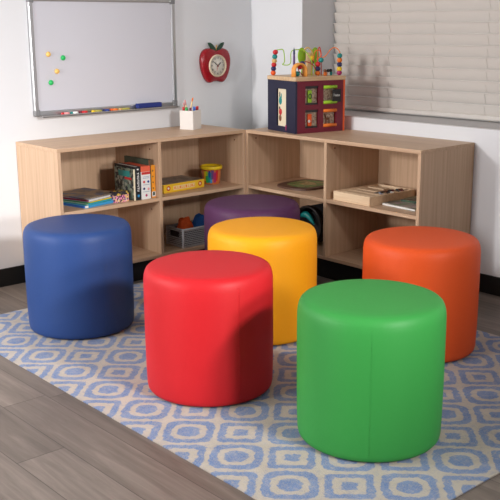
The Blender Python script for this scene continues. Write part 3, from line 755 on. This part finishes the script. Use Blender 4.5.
for i, (c, a0, a1, z0, z1) in enumerate((('yellow', 18, 34, .02, .075), ('green', 30, 48, .01, .05), ('teal', 46, 66, .012, .07), ('bluemid', 52, 62, .04, .08), ('purple', 66, 82, .03, .082), ('magenta', 80, 98, .012, .07), ('skyblue', 60, 72, .008, .03), ('red', 96, 110, .02, .08), ('lime', 34, 44, .05, .076))):
    pts = []
    b2 = bmesh.new(); n = 6; vv = []
    for k in range(n + 1):
        a = math.radians(a0 - 15 + (a1 - a0) * k / n)
        col_ = []
        for z_ in (z0, z1):
            r = .0483 + (z_ - .003) / .089 * .0085 + .0004 + .0001 * i
            col_.append(b2.verts.new((r * math.cos(a), r * math.sin(a), z_)))
        vv.append(col_)
    for k in range(n): b2.faces.new((vv[k][0], vv[k + 1][0], vv[k + 1][1], vv[k][1]))
    lab.add(b2, M[c], True)
lab.build('printed_label', bu)

# basket with things in it
bs = thing('storage_basket', 'grey woven plastic basket in the lower compartment of the left shelf', 'basket', (.715, .316, ZB + .0003))
BX, BY, BH = .128, .074, .100
gm = plain('grey_basket_plastic', (190, 190, 192), .55)
wv = MB()
def weave(p0, p1, nrm, n, rows, hole=None):
    p0, p1, nrm = Vector(p0), Vector(p1), Vector(nrm)
    for r in range(rows):
        z_ = .010 + r * (BH - .02) / (rows - 1)
        pts = []
        for k in range(n * 2 + 1):
            t = k / (n * 2)
            pts.append(p0.lerp(p1, t) + Vector((0, 0, z_)) + nrm * (.0022 * (1 if (k + r) % 2 else -1)))
        if hole and hole[0] < z_ < hole[1]:
            a, b_ = int(len(pts) * .28), int(len(pts) * .72)
            wv.tube(pts[:a], 0.0036, gm, 5); wv.tube(pts[b_:], 0.0036, gm, 5)
        else: wv.tube(pts, 0.0036, gm, 5)
weave((-BX, BY, 0), (BX, BY, 0), (0, 1, 0), 18, 9)
weave((-BX, -BY, 0), (BX, -BY, 0), (0, 1, 0), 18, 9)
weave((BX, -BY, 0), (BX, BY, 0), (1, 0, 0), 10, 9, (.06, .085))
weave((-BX, -BY, 0), (-BX, BY, 0), (1, 0, 0), 10, 9, (.06, .085))
wv.box((-BX, -BY, 0), (BX, BY, .006), gm)
for sx in (-1, 1):
    for sy in (-1, 1): wv.tube([(sx * BX, sy * BY, 0), (sx * BX, sy * BY, BH)], .006, gm, 8)
wv.build('woven_body', bs)
MB().tube([(-BX, -BY, BH), (BX, -BY, BH), (BX, BY, BH), (-BX, BY, BH)], .0055, gm, 8, closed=True).build('rim', bs)
backing = MB()  # charcoal sheets added behind the weave so its gaps read dark
dk = M['charcoal']
backing.box((-BX + .006, BY - .010, .006), (BX - .006, BY - .006, BH - .01), dk).box((-BX + .006, -BY + .006, .006), (BX - .006, -BY + .010, BH - .01), dk)
backing.box((BX - .010, -BY + .01, .006), (BX - .006, BY - .01, BH - .01), dk).box((-BX + .006, -BY + .01, .006), (-BX + .010, BY - .01, BH - .01), dk)
backing.build('dark_backing', bs)
def lump(name, label, cat, loc, r, sc, mat, amp, seedv):
    b2 = bmesh.new(); bmesh.ops.create_icosphere(b2, subdivisions=4, radius=1)
    for v in b2.verts:
        n_ = noise.noise(v.co * 1.7 + Vector((seedv, 0, 0))) + .5 * noise.noise(v.co * 4 + Vector((0, seedv, 0)))
        v.co = Vector((v.co.x * sc[0], v.co.y * sc[1], v.co.z * sc[2])) * r * (1 + amp * n_)
    zmin = min(v.co.z for v in b2.verts)
    for v in b2.verts: v.co.z -= zmin
    mb = MB(); mb.add(b2, mat, True); o = mb.build(name); o.location = loc
    return tag(o, label, cat)
lump('soft_toy', 'crumpled orange soft toy in the left end of the grey basket', 'toy', (.780, .322, ZB + .0068), .054, (.85, .70, 1.3), plain('orange_cloth', (226, 92, 30), .8), .22, 2.0)
lump('soft_toy', 'blue soft toy in the grey basket right of the orange one', 'toy', (.670, .312, ZB + .0068), .055, (.86, .66, 1.25), plain('blue_cloth', (24, 92, 168), .8), .24, 7.0)
for o in COL.objects:
    if o.name.startswith('soft_toy'): o['group'] = 'soft toys in the basket'

# ------------------------------------------------------------------ right unit
# round-cornered game board, left compartment
gbm = thing('game_board', 'thin brown game board with green centre lying on the right shelf', 'board game', (.20, .670, ZS + .0003), math.radians(8))
oct_ = smooth_poly([(.15, -.02), (.13, .10), (.02, .13), (-.10, .12), (-.15, .02), (-.13, -.1), (-.02, -.125), (.10, -.12)], 4)
MB().prism(oct_, 0, .010, plain('dark_brown_board', (88, 60, 48), .5, var=.2), None, .002).build('board', gbm)
MB().prism([(x * .72 - .012, y * .72 + .004) for x, y in oct_], .010, .0106, blotch('green_map_print', [(96, 134, 70), (122, 142, 80), (84, 116, 64), (150, 136, 90)], 40)).build('green_print', gbm)
MB().prism([(x * .3 - .012, y * .3 + .004) for x, y in oct_], .0106, .0112, blotch('tan_map_print', [(176, 150, 100), (150, 130, 80), (190, 168, 120)], 60)).build('centre_print', gbm)
# dark round tub with teal inside, lower compartment
rt = thing('round_tub', 'dark round tub lying on its side behind the purple stool', 'tub', (.17, .785, ZB + .0003))
R_ = .108
mt = Matrix.Translation((0, 0, R_)) @ Matrix.Rotation(PI / 2, 4, 'Y')
MB().lathe([(0, -.13), (R_ * .9, -.13), (R_ * .94, -.12), (R_ * .97, .10), (R_ * .9, .10), (R_ * .86, -.11), (0, -.11)], M['dark'], 56, mtx=mt).build('body', rt)
MB().lathe([(R_ * .90, .098), (R_ * .985, .098), (R_, .104), (R_, .124), (R_ * .985, .13), (R_ * .9, .13), (R_ * .88, .114)], plain('dark_brown_rim', (34, 26, 24), .45), 56, mtx=mt).build('rim', rt)
MB().lathe([(0, .04), (R_ * .84, .04), (R_ * .85, .05), (R_ * .5, .056), (0, .056)], M['dark'], 48, mtx=mt).build('inner_base', rt)
tb = MB()
tb.tube([(.085, -.10 + .11 * t, R_ + .035 + .028 * math.sin(PI * t) - .035 * t) for t in [i / 10 for i in range(11)]], [.012, .016, .018, .019, .019, .018, .017, .015, .012, .009, .005], M['teal'], 10)
tb.build('teal_band', rt, 'teal strip inside')
# pine puzzle tray
pt = thing('puzzle_tray', 'pale pine wooden tray with slats and pieces on the right shelf', 'tray', (.228, 1.193, ZS + .0003), math.radians(-2))
TX, TY, TH = .166, .125, .046
tr = MB(); pn = M['pine']
tr.box((-TX, -TY, 0), (TX, TY, .008), pn)
tr.box((TX - .014, -TY, .008), (TX, TY, TH), pn, .0015); tr.box((-TX, -TY, .008), (-TX + .014, TY, TH), pn, .0015)
tr.box((-TX + .014, TY - .012, .008), (TX - .014, TY, TH), pn, .0015); tr.box((-TX + .014, -TY, .008), (TX - .014, -TY + .012, TH), pn, .0015)
tr.build('tray_body', pt)
for xx in (.10, .045):
    part('slat', pt, (xx - .02, -TY + .013, .030), (xx + .026, TY - .013, .0425), pn, .001)
part('slat', pt, (-.045, -TY + .013, .030), (.012, .03, .0425), pn, .001)
part('slat', pt, (-.11, -TY + .013, .030), (-.07, .0, .0425), pn, .001)
for i in range(16):
    c = random.choice(['charcoal', 'brown', 'charcoal', 'white', 'beige', 'greyblue', 'maroon'])
    px, py = -.138 + (i % 8) * .026 + random.uniform(-.004, .004), .052 + (i // 8) * .036 + random.uniform(-.004, .004)
    MB().box((-.010, -.008, 0), (.010, .008, .036), M[c], .003, mtx=Matrix.Translation((px, py, .0095 + .0)) @ Matrix.Rotation(random.uniform(-.6, .6), 4, 'Z')).build('puzzle_piece', pt)
# thin picture books by the tray
gR = 'thin books beside the pine tray'
cvg = blotch('grey_green_cover', [(150, 150, 140), (128, 140, 116), (172, 168, 160), (110, 112, 104), (160, 140, 146)], 30)
cvd = blotch('dark_green_cover', [(84, 98, 70), (66, 74, 60), (110, 116, 88), (60, 58, 54)], 30)
book('thin grey green picture book under another beside the pine tray', (.25, .215, .012), (.205, 1.445, ZS + .0003), math.radians(-4), cvg, 'white', gR, True, 'book', 'x')
book('small dark green book on the thin grey one beside the pine tray', (.18, .18, .010), (.13, 1.45, ZS + .0128), math.radians(6), cvd, 'darkgreen', gR, True, 'book', 'x')

# ------------------------------------------------------------------ light
def area(name, loc, target, size, power, col=(1, 1, 1), sy=None):
    l = bpy.data.lights.new(name, 'AREA'); l.shape = 'RECTANGLE'; l.size = size; l.size_y = sy or size; l.energy = power; l.color = col
    o = bpy.data.objects.new(name, l); COL.objects.link(o); o.location = loc
    o.rotation_euler = (Vector(target) - Vector(loc)).to_track_quat('-Z', 'Y').to_euler()
    return o
area('softbox_light', (4.7, 0.15, 1.76), (0.6, 1.0, 0.55), 0.34, 66, (1.0, 0.985, 0.975))
area('low_light', (5.4, 1.35, 1.12), (0.2, 1.1, 0.5), 0.45, 62, (1.0, 0.985, 0.975))
for nm_, loc_, pw_ in (('side_light', (1.68, 4.95, 1.95), 11.5), ('side_light', (2.05, 4.95, 1.25), 6.5)):
    l_ = area(nm_, loc_, (2.2, 0.5, 0.5), 0.3, pw_, (1.0, 0.98, 0.965)); l_.data.spread = math.radians(56)
wd = bpy.data.worlds.new('room_world'); scn.world = wd; wd.use_nodes = True
bg = wd.node_tree.nodes['Background']; bg.inputs['Color'].default_value = (0.93, 0.95, 1.0, 1); bg.inputs['Strength'].default_value = 0.33

# ------------------------------------------------------------------ camera
fw = Vector((-math.cos(YAW) * math.cos(PITCH), -math.sin(YAW) * math.cos(PITCH), -math.sin(PITCH)))
r = fw.cross(Vector((0, 0, 1))).normalized(); u_ = r.cross(fw)
r, u_ = r * math.cos(ROLL) + u_ * math.sin(ROLL), u_ * math.cos(ROLL) - r * math.sin(ROLL)
cam = bpy.data.cameras.new('camera'); co = bpy.data.objects.new('camera', cam); COL.objects.link(co)
cam.sensor_width = 36; cam.lens = F / 500 * 36; cam.clip_end = 60
mw = Matrix((r, u_, -fw)).transposed().to_4x4(); mw.translation = CAM
co.matrix_world = mw
scn.camera = co
vs = scn.view_settings
vs.view_transform = 'Standard'; vs.look = 'None'; vs.gamma = 1; vs.exposure = 0.10; vs.use_curve_mapping = False
